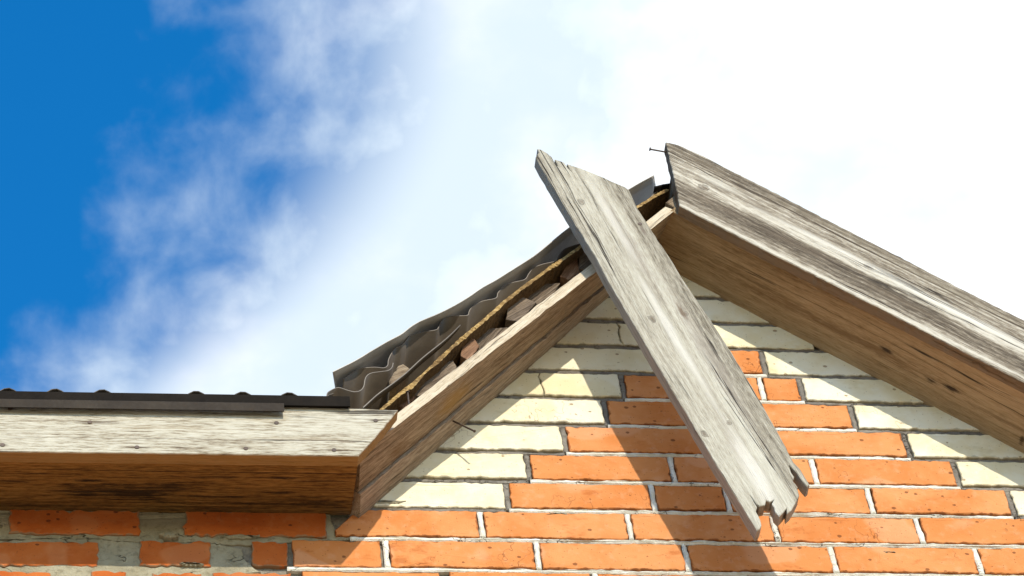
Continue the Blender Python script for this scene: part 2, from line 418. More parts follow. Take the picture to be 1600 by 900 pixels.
def smooth_line(pts, n):
    """Catmull-Rom through 2-D/3-D points"""
    P_ = [Vector(p) for p in pts]; out = []
    for i in range(len(P_) - 1):
        p0 = P_[max(0, i - 1)]; p1 = P_[i]; p2 = P_[i + 1]; p3 = P_[min(len(P_) - 1, i + 2)]
        for j in range(n):
            t = j / n
            out.append(0.5 * ((2 * p1) + (p2 - p0) * t + (2 * p0 - 5 * p1 + 4 * p2 - p3) * t * t + (3 * p1 - p0 - 3 * p2 + p3) * t ** 3))
    out.append(P_[-1]); return out
def rod(bm, pts, r, n=8):
    rings = []
    for i, p in enumerate(pts):
        t = (Vector(pts[min(i + 1, len(pts) - 1)]) - Vector(pts[max(i - 1, 0)])).normalized()
        u = t.orthogonal().normalized(); v = t.cross(u); q = r if not isinstance(r, (list, tuple)) else r[i]
        rings.append([bm.verts.new(Vector(p) + (u * math.cos(a) + v * math.sin(a)) * q) for a in (2 * math.pi * k / n for k in range(n))])
    for a, b in zip(rings, rings[1:]):
        for k in range(n): bm.faces.new((a[k], a[(k + 1) % n], b[(k + 1) % n], b[k]))
    bm.faces.new(rings[0][::-1]); bm.faces.new(rings[-1])
def nail(p_head, p_in, parent, r=0.0017, hr=0.0042, bend=0.0, lab=None):
    a, b = Vector(p_head), Vector(p_in); d = (b - a).normalized()
    mid = (a + b) / 2 + Vector((0, 0, bend))
    bm = bmesh.new()
    rod(bm, [a, a + d * 0.0016, a + d * 0.0018, a + d * 0.004, mid, b], [hr, hr, r, r, r, r], 10)
    o = link('nail', bm, M_NAIL, parent)
    if lab: o['label'] = lab
    return o

# ------------------------------------------------------------------ ground
bm = bmesh.new()
bmesh.ops.create_grid(bm, x_segments=8, y_segments=8, size=1500)
m, N, b = new_mat('dry sandy soil')
o_ = N.node('ShaderNodeTexCoord').outputs['Object']
N.put(b.inputs['Base Color'], N.ramp(N.add(N.mul(N.noise(o_, 0.6, 6, 0.6), 0.6), N.mul(N.noise(o_, 14, 6, 0.65), 0.4)), [(0.35, (0.26, 0.20, 0.12)), (0.5, (0.38, 0.30, 0.18)), (0.65, (0.46, 0.38, 0.26))]))
b.inputs['Roughness'].default_value = 1.0
tag(link('ground', bm, m), kind='structure')

# ------------------------------------------------------------------ the house
house = bpy.data.objects.new('brick_house', None); col.objects.link(house)
house.location = (0.6, 0, 0); MW['brick_house'] = Matrix.Translation((0.6, 0, 0))
tag(house, 'orange and white brick house with a weathered timber gable and sagging roof edge', 'house')

LW = (1.25, 0.19); RW = (-0.90, 1.431)               # wall top lines under the left and right rakes: z = k u + c
def wall_top(u, mrg=0.0):
    if u < -0.045: return 0.134 + mrg
    if u > 1.30: return 0.262 + mrg
    return min(LW[0] * u + LW[1], RW[0] * u + RW[1]) + mrg
def clip(poly, k, c, left=True):
    """keep z <= k x + c"""
    out = []
    f = lambda p: k * p.x + c - p.y
    for i in range(len(poly)):
        a, b_ = poly[i - 1], poly[i]; fa, fb = f(a), f(b_)
        if (fa >= 0) != (fb >= 0): out.append(a.lerp(b_, fa / (fa - fb)))
        if fb >= 0: out.append(b_)
    return out
CH, JT, BL = 0.077, 0.012, 0.26
rows = {-1: [0.094 + BL * i for i in range(1, 7)],
        0: [0.0 + BL * i for i in range(0, 7)],
        1: [0.17 + BL * i for i in range(0, 6)],
        2: [0.222, 0.482, 0.6156, 0.8756, 1.134], 3: [0.267, 0.527, 0.787, 1.050],
        4: [0.340, 0.600, 0.714, 0.974], 5: [0.425, 0.685, 0.887], 6: [0.466, 0.728, 0.803], 7: [0.548, 0.744]}
bo = bmesh.new(); bw = bmesh.new()
lo_ = (bo.verts.layers.float_vector.new('tint'), bo.verts.layers.float.new('rim'))
lw_ = (bw.verts.layers.float_vector.new('tint'), bw.verts.layers.float.new('rim'))
bead = bmesh.new(); gbead = bmesh.new()
def put_brick(u0, u1, k, white=False, red=0, fine=True, crackat=None, z0=None, z1=None, ins=0.0, jit=None, y0=None, r=rnd):
    za = (k * CH + JT / 2 if z0 is None else z0) + ZO; zb = ((k + 1) * CH - JT / 2 if z1 is None else z1) + ZO
    za += r.gauss(0, 0.0008); zb += r.gauss(0, 0.0008)
    a, b_ = u0 + JT / 2, u1 - JT / 2
    if crackat is not None:
        n = 6; zz = [(crackat + r.uniform(-0.004, 0.004), za + (zb - za) * i / n) for i in range(n + 1)]
        parts = [[(a, za)] + [(x - 0.0009, z) for x, z in zz] + [(a, zb)], [(b_, zb)] + [(x + 0.0009, z) for x, z in zz[::-1]] + [(b_, za)]]
    else: parts = [[(a + ins, za + ins), (b_ - ins, za + ins), (b_ - ins, zb - ins), (a + ins, zb - ins)]]
    t = (r.random(), r.random(), r.random())
    yf = r.gauss(0, 0.0009) if y0 is None else y0
    for p in parts:
        if fine: p = densify(p, 0.009, jit or (0.0009 if not white else 0.0011), r)
        else: p = [Vector(q) for q in p]
        for kk, cc in ((LW[0], LW[1]), (RW[0], RW[1])):
            if -0.045 < (u0 + u1) / 2 < 1.5 and k >= 1: p = clip(p, kk, cc + 0.012 + ZO)
        if len(p) < 3 or abs(area(p)) < 1e-5: continue
        if fine: p = [q for i, q in enumerate(p) if (q - p[i - 1]).length > 1e-4]
        prism(bw if white else bo, p, yf, 0.04, 0.0016 if fine else 0.002, red, t, lw_ if white else lo_, wob=0.0012 if fine else 0)
def strip(bm, u0, u1, zc, hh, y0, r, vert=False, lean=0.0):
    n = max(3, int(abs(u1 - u0) / 0.008)); top = []; bot = []
    sd = r.random() * 50
    for i in range(n + 1):
        u = u0 + (u1 - u0) * i / n
        w = 0.0019 * noise.noise((u * 30, sd, 0)) + r.gauss(0, 0.0005); w2 = 0.0019 * noise.noise((u * 30, sd + 9, 0)) + r.gauss(0, 0.0004)
        if vert: top.append((zc + hh + w, u)); bot.append((zc - hh + w2, u))
        else: top.append((u, zc + hh + w)); bot.append((u, zc - hh + w2))
    prism(bm, bot + top[::-1], y0, 0.03, 0.0025, wob=0.0025)
r1 = random.Random(3)
# the courses of the gable and the main wall around it
for k in range(-8, 13):
    zc = k * CH + ZO
    if k in rows: J = list(rows[k])
    elif k < 0: J = [r1.uniform(-0.02, 0.02) + (0.13 if k % 2 else 0.0) + BL * i for i in range(-5, 8)]
    else: J = []
    if k in (0, 1, -1):
        while J[-1] < 2.2: J.append(J[-1] + BL)
    if k in (-1, 0, 1):                               # left end, smeared with mortar
        xs = {1: [(-0.655 - BL, -0.655), (-0.640, -0.413), (-0.345, -0.095), (-0.088, 0.168)],
              0: [(-0.93, -0.70), (-0.69, -0.482), (-0.421, -0.294), (-0.232, -0.165), (-0.163, -0.006)],
              -1: [(-0.95, -0.75), (-0.72, -0.56), (-0.50, -0.435), (-0.40, -0.31), (-0.30, -0.16), (-0.15, 0.09), (0.10, 0.348)]}[k]
        for a, b_ in xs:
            dz_ = -0.008 * min(1, max(0, (-0.05 - a) / 0.5))
            sm = a < -0.17
            put_brick(a - 0.002, b_ + 0.002, k, z0=k * CH + 0.006 + dz_ + (0.002 if sm else 0), z1=(k + 1) * CH - 0.006 + dz_ - (0.003 if sm else 0), red=1 if sm else 0, jit=0.0018 if sm else None, r=r1)
        if k == -1: J = [j for j in J if j > 0.34]
    for i in range(len(J) - 1): put_brick(J[i], J[i + 1], k, r=r1)
    for j in J[(1 if k in range(2, 8) else 0):(-1 if k in range(2, 8) else None)]:
        strip(bead, zc + 0.006, zc + CH - 0.004, j, 0.0048, 0.0006, r1, True)
    if 2 <= k <= 7:                                   # white toothing either side of the orange field
        crk = {6: at(846, 600, 0).x}.get(k)
        L, Rr = J[0], J[-1]
        n = 0
        while n < 2:
            put_brick(L - BL * (n + 1), L - BL * n, k, True, r=r1, crackat=crk if n == 0 else None)
            put_brick(Rr + BL * n, Rr + BL * (n + 1), k, True, r=r1)
            n += 1
        for j in (L, Rr): strip(gbead, zc + 0.004, zc + CH - 0.004, j, 0.0055, 0.0035, r1, True)
    if k >= 8:
        o_ = {8: 0.595, 9: 0.612, 10: 0.585, 11: 0.6, 12: 0.6}[k]
        for i in range(-2, 3): put_brick(o_ + BL * i, o_ + BL * (i + 1), k, True, r=r1, crackat=at(969, 520, 0).x if (k == 8 and i == -1) else None)
        for i in range(0, 1): strip(gbead, zc + 0.004, zc + CH - 0.004, o_ + BL * i, 0.005, 0.0035, r1, True)
    # bed joint under this course
    lo_u = -0.06 if k > 0 else (-0.17 if k == 0 else -1.5)
    if k in (-1,): lo_u = -0.30
    hi_u = 2.2
    if k <= 2:
        a, b_ = (lo_u, hi_u) if k < 2 else (0.222, 1.13)
        strip(bead, a, b_, zc - 0.001, 0.0050, -0.0004, r1)
        if k == 2:
            strip(gbead, -0.03, 0.215, zc, 0.0055, 0.003, r1); strip(gbead, 1.135, 1.30, zc, 0.0055, 0.003, r1)
    elif k <= 7:
        a, b_ = J[0], J[-1]; pa, pb = rows[k - 1][0], rows[k - 1][-1]
        l0 = max(a, pa) ; h0 = min(b_, pb)
        strip(bead, l0, h0, zc - 0.001, 0.0050, -0.0004, r1)
        strip(gbead, (zc - ZO - LW[1]) / LW[0], l0 - 0.003, zc, 0.0056, 0.003, r1)
        strip(gbead, h0 + 0.003, (zc - ZO - RW[1]) / RW[0], zc, 0.0056, 0.003, r1)
    else:
        strip(gbead, (zc - ZO - LW[1]) / LW[0], (zc - ZO - RW[1]) / RW[0], zc, 0.0052, 0.003, r1)
# rest of the facade, plainer
for k in range(-69, -8):
    for i in range(-16, 20): put_brick(BL * i + (0.13 if k % 2 else 0), BL * (i + 1) + (0.13 if k % 2 else 0), k, fine=False, r=r1)
for k in range(-8, 2):
    for i in range(-13, -2):
        b_ = -0.96 + BL * (i + 3) + 0.26 - (0.13 if k % 2 else 0)
        if b_ < -0.92 or (k < -1 and b_ < -1.2): put_brick(b_ - BL, b_, k, fine=False, r=r1)
    for i in range(0, 11): put_brick(2.32 + BL * i, 2.32 + BL * (i + 1), k, fine=False, r=r1)
wall = link('wall', bo, M_ORANGE, house, mats=[M_ORANGE, M_RED])
wb = tag(link('white_brickwork', bw, M_WHITE, wall), 'white silicate bricks stepping up under the gable')
link('pointing', bead, M_BEAD, wall); tag(link('pointing', gbead, M_GBEAD, wall), 'dark grey mortar joints between the white bricks')
# backing masonry and mortar behind the brick faces
bm = bmesh.new()
def poly_prism(bm, pts, y0, y1):
    A = [bm.verts.new((x, y0, z + ZO)) for x, z in pts]; B = [bm.verts.new((x, y1, z + ZO)) for x, z in pts]
    bm.faces.new(A); bm.faces.new(B[::-1])
    for i in range(len(pts)):
        j = (i + 1) % len(pts); bm.faces.new((A[i], B[i], B[j], A[j]))
poly_prism(bm, [(-4.2, -ZO), (5.2, -ZO), (5.2, 0.136), (1.30, 0.262), (0.60, 0.99), (0.565, 0.945), (-0.05, 0.21), (-0.06, 0.136), (-4.2, 0.136)], 0.0085, 0.35)
link('mortar', bm, M_MORTAR, wall)
# smeared mortar over the left end of the wall, cracked along a bed joint
rs = random.Random(11)
crk_px = [(-500, 836), (0, 840.5), (40, 840), (90, 839), (140, 838.5), (165, 840), (190, 843.5), (240, 845), (290, 844.5), (330, 845.5), (352, 848)]
ckl = [(at(x, y, 0).x, at(x, y, 0).z) for x, y in crk_px]
ckl = [tuple(q) for q in smooth_line([Vector((x, z, 0)) for x, z in ckl], 6)]
ckl = [(q[0] + rs.gauss(0, 0.0006), q[1] + rs.gauss(0, 0.0007)) for q in ckl]
up_ = [(x, z + 0.0009) for x, z in ckl] + [(x, z + ZO) for x, z in [(-0.225, 0.060), (-0.12, 0.072), (-0.02, 0.079), (-0.02, 0.088), (-0.085, 0.088), (-0.09, 0.14), (-1.0, 0.14)]]
dn_ = [(x, z - 0.0009) for x, z in ckl][::-1] + [(x, z + ZO) for x, z in [(-1.0, -0.115), (-0.42, -0.105), (-0.33, -0.075), (-0.27, -0.02), (-0.215, -0.008), (-0.24, 0.02), (-0.245, 0.050)]]
for q_, sd in ((up_, 1), (dn_, 2)):
    bm = bmesh.new(); prism(bm, densify(q_, 0.010, 0.0016, random.Random(sd)), 0.0038, 0.03, 0.0012, wob=0.003)
    tag(link('mortar_smear', bm, M_SMEAR, wall), 'grey mortar smeared over the bricks under the eave')
for (x, y, w_, h_, yf) in ((265, 839, 0.016, 0.007, -0.008), (595, 784, 0.04, 0.006, -0.001), (870, 803, 0.02, 0.004, -0.001), (1390, 863, 0.012, 0.004, -0.001), (375, 838, 0.03, 0.005, -0.002), (300, 882, 0.02, 0.005, -0.004)):
    p = at(x, y, 0); n = 26; bm = bmesh.new()
    prism(bm, [(p.x + w_ * math.cos(2 * math.pi * i / n) * rs.uniform(0.7, 1.15), p.z + h_ * math.sin(2 * math.pi * i / n) * rs.uniform(0.55, 1.25)) for i in range(n)], yf, 0.02, 0.003)
    link('mortar_lump', bm, M_SMEAR, wall)

# ---- eave on the left: fascia, soffit, metal edge
fpx = [(622, 640), (600, 668), (580, 690), (560, 712), (300, 708.5), (0, 705), Vector((-4.3, -0.16, at(0, 705, -0.16).z - 0.012)), Vector((-4.3, -0.16, at(0, 631, -0.16).z - 0.012)), (0, 631), (300, 634), (480, 636)]
def loc(x, y, Y, Mw): q = Mw.inverted() @ at(x, y, Y); return (q.x, q.z)
def fascia_spots():
    org = at(622, 640, -0.16); res = []
    for x, y, rx, rz, s in ((16, 639, .014, .005, .8), (150, 660, .05, .006, .7), (432, 661, .012, .005, .6), (4, 695, .012, .004, .7), (214, 699, .03, .004, .9), (384, 701, .012, .004, .6), (587, 657, .016, .004, .8), (522, 703, .02, .003, .7), (250, 668, .11, .010, .28), (420, 655, .06, .016, .22), (470, 685, .12, .006, .3), (60, 645, .2, .006, .25)):
        p = at(x, y, -0.16) - org; res.append((p.x, p.z, rx, rz, s, (0.07, 0.045, 0.025) if s > .5 else (0.30, 0.24, 0.15)))
    return res
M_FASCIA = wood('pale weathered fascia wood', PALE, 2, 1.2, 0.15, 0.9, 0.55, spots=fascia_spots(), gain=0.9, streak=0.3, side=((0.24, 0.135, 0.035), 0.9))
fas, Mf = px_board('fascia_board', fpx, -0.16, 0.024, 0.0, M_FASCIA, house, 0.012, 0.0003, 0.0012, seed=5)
tag(fas, 'pale weathered fascia board along the left eave')
for x, y in ((16, 638.7), (140.4, 660), (432, 661), (4, 695.6), (214, 699), (384, 701), (587, 657.5), (522, 703.5)):
    p = at(x, y, -0.16); nail(p + Vector((0, -0.0012, 0)), p + Vector((0, 0.04, 0)), fas, 0.0015, 0.0040)
wz = lambda x, y: at(x, y, 0.0)
A = at(548, 803, 0.0); D = at(559, 727, -0.135); A0 = Vector((-4.2, 0.004, A.z - 0.012)); D0 = Vector((-4.2, -0.135, D.z - 0.012))
A.y = 0.004
es_spots = []
M_ESOFF = None
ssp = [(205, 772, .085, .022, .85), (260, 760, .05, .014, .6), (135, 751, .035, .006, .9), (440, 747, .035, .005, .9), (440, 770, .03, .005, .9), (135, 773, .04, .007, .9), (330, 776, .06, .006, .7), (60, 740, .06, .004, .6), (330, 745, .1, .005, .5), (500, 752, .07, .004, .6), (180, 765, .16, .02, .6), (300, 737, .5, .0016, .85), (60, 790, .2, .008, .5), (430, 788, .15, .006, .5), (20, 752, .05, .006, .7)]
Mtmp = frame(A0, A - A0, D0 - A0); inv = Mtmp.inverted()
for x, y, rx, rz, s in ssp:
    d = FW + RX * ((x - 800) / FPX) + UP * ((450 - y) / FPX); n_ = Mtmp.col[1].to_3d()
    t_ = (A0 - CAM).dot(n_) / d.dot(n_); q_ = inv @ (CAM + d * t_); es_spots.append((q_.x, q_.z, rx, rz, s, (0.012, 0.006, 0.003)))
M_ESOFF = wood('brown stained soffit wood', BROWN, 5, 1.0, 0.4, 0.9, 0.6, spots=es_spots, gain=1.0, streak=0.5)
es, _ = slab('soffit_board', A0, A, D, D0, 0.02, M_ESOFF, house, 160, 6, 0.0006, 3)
tag(es, 'dark brown stained soffit board under the left eave')
# metal eave edge: folded drip strips
def fold(name, xs, prof, mat, lab, wav=0.0012, seed=0):
    bm = bmesh.new(); ringsv = []
    for i, x in enumerate(xs):
        w_ = wav * noise.noise((x * 5, seed, 0)); ringsv.append([bm.verts.new((x, yy + w_ * 0.6, zz + w_ + (x + 0.35) * SL)) for yy, zz in prof])
    n = len(prof)
    for a, b_ in zip(ringsv, ringsv[1:]):
        for k in range(n): bm.faces.new((a[k], a[(k + 1) % n], b_[(k + 1) % n], b_[k]))
    bm.faces.new(ringsv[0][::-1]); bm.faces.new(ringsv[-1])
    o = link(name, bm, mat, house); tag(o, lab); return o
SL = 0.006
def rng(a, b_, n): return [a + (b_ - a) * i / n for i in range(n + 1)]
z0 = ZO
ZB1 = at(150, 611.5, -0.168).z; ZB0 = at(150, 628, -0.168).z; ZS1 = at(150, 625, -0.173).z; ZS0 = at(150, 637.5, -0.1715).z
fold('drip_edge', rng(-4.3, -0.064, 120), [(-0.168, ZB0), (-0.169, ZB1 - 0.003), (-0.166, ZB1), (-0.10, ZB1 + 0.006), (-0.10, ZB1 + 0.003), (-0.1655, ZB1 - 0.003), (-0.165, ZB0)], M_DARKMETAL, 'dark metal drip edge above the fascia')
fold('drip_edge', rng(-4.3, -0.178, 110), [(-0.1715, ZS0), (-0.175, ZS1 - 0.003), (-0.173, ZS1), (-0.1692, ZS1 + 0.001), (-0.1692, ZS0 + 0.001)], M_STRIP, 'second metal strip lapped over the fascia top', seed=4)

# the same boxed eave going on beyond the right foot of the gable
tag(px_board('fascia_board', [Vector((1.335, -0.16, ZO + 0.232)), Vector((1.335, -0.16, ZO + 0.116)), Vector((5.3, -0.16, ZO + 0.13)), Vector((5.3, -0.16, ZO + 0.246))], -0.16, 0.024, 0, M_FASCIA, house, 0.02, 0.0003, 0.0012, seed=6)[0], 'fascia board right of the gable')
slab('soffit_board', (1.335, 0.004, ZO + 0.134), (5.2, 0.004, ZO + 0.146), (5.2, -0.135, ZO + 0.136), (1.335, -0.135, ZO + 0.124), 0.02, M_ESOFF, house, 120, 6, 0.0006, 8)
fold('drip_edge', rng(1.34, 5.3, 110), [(-0.168, ZB0 - 0.006), (-0.169, ZB1 - 0.009), (-0.166, ZB1 - 0.006), (-0.10, ZB1), (-0.10, ZB1 - 0.003), (-0.1655, ZB1 - 0.009), (-0.165, ZB0 - 0.006)], M_DARKMETAL, 'dark metal drip edge right of the gable', seed=7)

# ---- main roof behind the left eave: corrugated sheet rising to the back
def corr_x(name, xs0, xs1, zf, y0, y1, slope, skip, mat, lab):
    line = []
    x = xs0; n = int((xs1 - xs0) / 0.008)
    for i in range(n + 1):
        u = xs0 + (xs1 - xs0) * i / n
        ph = ((u + 0.008) / 0.0795); kk = math.floor(ph + 0.5); h = 0.5 + 0.5 * math.cos(2 * math.pi * ph)
        h = h ** 1.4
        if kk in skip: h *= 0.45
        line.append((u, 0.024 * h))
    p0 = [(u, y0, zf + h + (u + 0.35) * SL) for u, h in line]; p1 = [(u, y1, zf + h + (y1 - y0) * slope) for u, h in line]
    o = ribbon(name, p0, p1, 0.0012, mat, house); tag(o, lab); return o
corr_x('roof_sheet', -4.3, -0.09, at(150, 608.3, -0.160).z - 0.024, -0.160, 2.6, 0.62, (-5,), M_ROOFMETAL, 'corrugated metal roof over the left eave')
corr_x('roof_sheet', 1.36, 5.3, ZO + 0.2365, -0.155, 2.6, 0.62, (), M_ROOFMETAL, 'corrugated metal roof right of the gable')

# ---- left rake: soffit boards without their bargeboard
def V3(u, y, z): return Vector((u, y, z + ZO))
kl = (1.1275, 0.2025)
A = V3(-0.045, 0.004, LW[0] * -0.045 + LW[1] - 0.006); B = V3(0.583, 0.004, LW[0] * 0.583 + LW[1] - 0.006)
D = V3(-0.047, -0.125, kl[0] * -0.047 + kl[1]); Cx = V3(0.6, -0.125, kl[0] * 0.6 + kl[1])
mA = A.lerp(D, 0.42); mB = B.lerp(Cx, 0.42)
M_RS1 = wood('tan rake soffit wood', TAN, 8, 0.8, 0.35, 0.8, 0.6, spots=((0.28, 0.03, .06, .03, .6, (0.30, 0.17, 0.03)), (0.12, .02, .04, .02, .6, (0.12, 0.06, 0.02)), (.5, .04, .12, .01, .5, (0.10, 0.06, 0.03)), (.72, .03, .06, .01, .5, (0.13, 0.07, 0.03))))
M_RAW = wood('pale raw sawn edge wood', RAW, 41, 0.8, 0.3, 0.9, 0.6)
M_RS2 = wood('grey tan rake soffit wood', [(0.2, (0.12, 0.085, 0.055)), (0.45, (0.26, 0.195, 0.135)), (0.62, (0.36, 0.29, 0.215)), (0.8, (0.44, 0.37, 0.29))], 12, 0.9, 0.35, 0.9, 0.7)
rs1, _ = slab('soffit_board', mA + Vector((0, 0, 0)), mB, Cx, D, 0.023, M_RS1, house, 50, 4, 0.0008, 21, 0.0007, M_RAW)
tag(rs1, 'bare outer soffit board of the left gable slope')
dn = Vector((0.004, 0, -0.0035))
rs2, _ = slab('soffit_board', A + dn, B + dn, mB + dn + Vector((0, 0.0012, 0)), mA + dn + Vector((0, 0.0012, 0)), 0.023, M_RS2, house, 50, 4, 0.0008, 22, 0.0012)
tag(rs2, 'inner soffit board of the left gable slope against the bricks')
# short offcut at the top of that board
pp = at(1052, 313, -0.12)
ob, _ = px_board('packing_piece', [(1040, 316), (1053, 306), (1062, 311), (1062, 329)], -0.124, 0.03, 48, M_RS1, house, 0.01, 0.0004, seed=9)

# ---- right rake: soffit board and bargeboard
A = V3(0.574, 0.004, RW[0] * 0.574 + RW[1] - 0.004); B = V3(1.36, 0.004, RW[0] * 1.36 + RW[1] - 0.004)
D = V3(0.606, -0.1255, 1.446 - 0.909 * 0.606); Cx = V3(1.36, -0.1255, 1.446 - 0.909 * 1.36)
# seen from below: x axis runs downhill so that local y points up and away
M_RSR = wood('brown underside soffit wood', [(0.2, (0.14, 0.088, 0.04)), (0.42, (0.28, 0.195, 0.105)), (0.6, (0.38, 0.28, 0.165)), (0.8, (0.44, 0.34, 0.215))], 15, 0.6, 0.4, 0.95, 0.5, gain=0.68, streak=1.0, spots=((0.62, 0.06, .3, .012, .6, (0.12, 0.065, 0.025)), (.25, .05, .12, .006, .5, (0.11, 0.06, 0.025)), (.42, .055, .02, .006, .9, (0.02, 0.012, 0.008)), (.38, .06, .02, .006, .9, (0.02, 0.012, 0.008)), (.52, .07, .018, .006, .9, (0.02, 0.012, 0.008)), (.22, .03, .006, .014, .8, (0.03, 0.02, 0.01))))
ob, _ = slab('soffit_board', B, A, D, Cx, 0.023, M_RSR, house, 60, 6, 0.0006, 23, 0.001)
tag(ob, 'brown soffit board under the right gable slope')
bpx = [(1040, 222), (1047, 223), (1060, 226), (1075, 233), (1100, 244), (1150, 270), (1200, 295), (1300, 347), (1400, 398), (1500, 450), (1600, 500), (1760, 582), (1760, 680), (1600, 597), (1500, 546), (1400, 494), (1300, 443), (1200, 393), (1130, 357), (1062, 321), (1057, 296), (1050, 262)]
org = at(1040, 222, -0.15); a_ = math.radians(-42)
def lb(x, y, Y=-0.15, o=org, a=a_):
    p = at(x, y, Y) - o; return (p.x * math.cos(a) + p.z * math.sin(a), -p.x * math.sin(a) + p.z * math.cos(a))
bsp = []
for x, y, rx, rz, s, c in ((1120, 320, .09, .014, .5, (.13, .10, .07)), (1250, 385, .12, .014, .55, (.13, .10, .07)), (1400, 465, .12, .014, .5, (.12, .09, .06)), (1100, 255, .1, .008, .5, (.16, .13, .09)), (1300, 355, .2, .01, .4, (.2, .17, .12)), (1480, 450, .2, .01, .4, (.2, .17, .12)), (1320, 395, .25, .01, .6, (.66, .64, .57)), (1500, 490, .25, .012, .6, (.66, .64, .57)), (1120, 285, .08, .012, .5, (.60, .58, .50))):
    q_ = lb(x, y); bsp.append((q_[0], q_[1], rx, rz, s, c))
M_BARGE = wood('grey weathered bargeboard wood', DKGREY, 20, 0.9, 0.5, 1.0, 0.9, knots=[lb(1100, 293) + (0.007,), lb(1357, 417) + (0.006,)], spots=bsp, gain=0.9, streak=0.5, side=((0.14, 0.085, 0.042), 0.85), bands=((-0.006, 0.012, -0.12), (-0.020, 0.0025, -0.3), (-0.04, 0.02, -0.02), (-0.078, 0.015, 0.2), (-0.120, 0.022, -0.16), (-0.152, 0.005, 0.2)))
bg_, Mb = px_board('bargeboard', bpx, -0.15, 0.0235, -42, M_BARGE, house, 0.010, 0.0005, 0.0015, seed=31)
tag(bg_, 'grey weathered bargeboard still fixed along the right gable slope')
nail(at(1015, 233, -0.142), at(1048, 239, -0.136), bg_, 0.0016, 0.0038, 0.0, 'bent nail sticking out of the mitred end')

# ---- roof over the gable, left slope: fibreboard deck, battens, corrugated steel, flashing
ol = [(-0.02, .308), (0.009, .343), (.071, .416), (.135, .504), (.201, .586), (.269, .671), (.337, .746), (.406, .819), (.55, .97), (.612, 1.027)]
YO = -0.098
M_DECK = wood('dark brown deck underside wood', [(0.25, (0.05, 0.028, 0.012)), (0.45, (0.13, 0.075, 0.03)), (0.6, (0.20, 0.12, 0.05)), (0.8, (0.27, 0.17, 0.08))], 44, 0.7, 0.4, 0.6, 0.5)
ol = [(p_.x, p_.z - ZO) for p_ in (at(x, y, YO) for x, y in ((575, 660), (600, 636), (650, 595), (700, 548), (750, 505), (800, 462), (850, 425), (900, 390), (1000, 320), (1043, 296)))]
n_up = Vector((-0.74, 0, 0.67))
bm = bmesh.new(); re = random.Random(41)
line = [v for v in smooth_line([V3(u, YO, z) for u, z in ol], 22)]
front_t = []; front_b = []; back_t = []; back_b = []
for i, p in enumerate(line):
    j = Vector((0, re.gauss(0, 0.0004) + 0.003 * noise.noise((i * 0.07, 1, 1)), 0)); j2 = Vector((0, re.gauss(0, 0.0008), 0))
    t0 = p + n_up * (0.003 + re.gauss(0, 0.0004)); b0 = p - n_up * (0.0045 + 0.003 * noise.noise((i * 0.11, 5, 1)) + re.gauss(0, 0.0003))
    front_t.append(bm.verts.new(t0 + j)); front_b.append(bm.verts.new(b0 + j2))
    back_t.append(bm.verts.new(p + n_up * 0.004 + Vector((0, 1.5, 0)))); back_b.append(bm.verts.new(p - n_up * 0.0065 + Vector((0, 1.5, 0))))
for i in range(len(line) - 1):
    bm.faces.new((front_t[i], front_t[i + 1], front_b[i + 1], front_b[i])); bm.faces.new((front_t[i], back_t[i], back_t[i + 1], front_t[i + 1]))
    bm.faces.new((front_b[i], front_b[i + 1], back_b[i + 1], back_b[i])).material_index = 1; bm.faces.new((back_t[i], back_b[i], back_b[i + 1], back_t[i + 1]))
for i in (0, -1): bm.faces.new((front_t[i], front_b[i], back_b[i], back_t[i]))
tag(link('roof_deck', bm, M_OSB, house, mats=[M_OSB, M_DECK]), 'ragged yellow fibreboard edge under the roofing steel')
# batten ends between deck and soffit
M_BAT = wood('reddish batten wood', [(0.2, (0.08, 0.045, 0.025)), (0.45, (0.19, 0.10, 0.055)), (0.62, (0.27, 0.155, 0.09)), (0.8, (0.34, 0.22, 0.14))], 27, 0.6, 0.7, 0.5, 1.0)
M_BATG = wood('grey brown batten wood', [(0.2, (0.07, 0.05, 0.035)), (0.45, (0.16, 0.12, 0.085)), (0.62, (0.23, 0.18, 0.13)), (0.8, (0.30, 0.24, 0.18))], 29, 0.7, 0.6, 0.7, 1.0)
bats = [([(640, 617), (686, 570), (708, 562), (714, 574), (668, 622)], -0.076, M_BATG),
        ([(720, 556), (724, 536), (741, 528), (749, 540), (733, 563)], -0.081, M_BAT),
        ([(738, 536), (755, 514), (794, 511), (780, 527), (748, 548)], -0.068, M_BATG),
        ([(790, 499), (794, 481), (818, 464), (838, 472), (812, 503)], -0.078, M_BATG),
        ([(822, 463), (842, 444), (876, 442), (866, 457), (840, 476)], -0.068, M_BATG),
        ([(876, 432), (886, 412), (902, 401), (906, 426), (888, 437)], -0.076, M_BAT),
        ([(618, 634), (626, 618), (650, 608), (652, 616), (634, 638)], -0.074, M_BAT),
        ([(905, 420), (906, 398), (940, 372), (942, 400), (920, 422)], -0.080, M_BATG)]
for i, (pl, Y, mt) in enumerate(bats):
    ob, _ = px_board('batten', pl, Y, 0.30, 40 + 9 * (i % 3), mt, house, 0.006, 0.0006, 0.0008, seed=50 + i)
    tag(ob, ['broad grey batten end near the eave', 'small reddish batten end', 'flat splintered batten end', 'grey squared batten end', 'grey batten end high on the slope', 'reddish batten end beside the loose board', 'stub of batten at the eave corner', 'batten end behind the loose board'][i])
nail(at(637, 613, -0.10), at(639, 632, -0.105), rs1, 0.0017, 0.004, 0.0, 'upright nail at the foot of the soffit board')
nail(at(742, 674, -0.050), at(696, 652, -0.034), rs1, 0.0017, 0.0026, 0.0, 'long rusty nail poking out below the soffit')

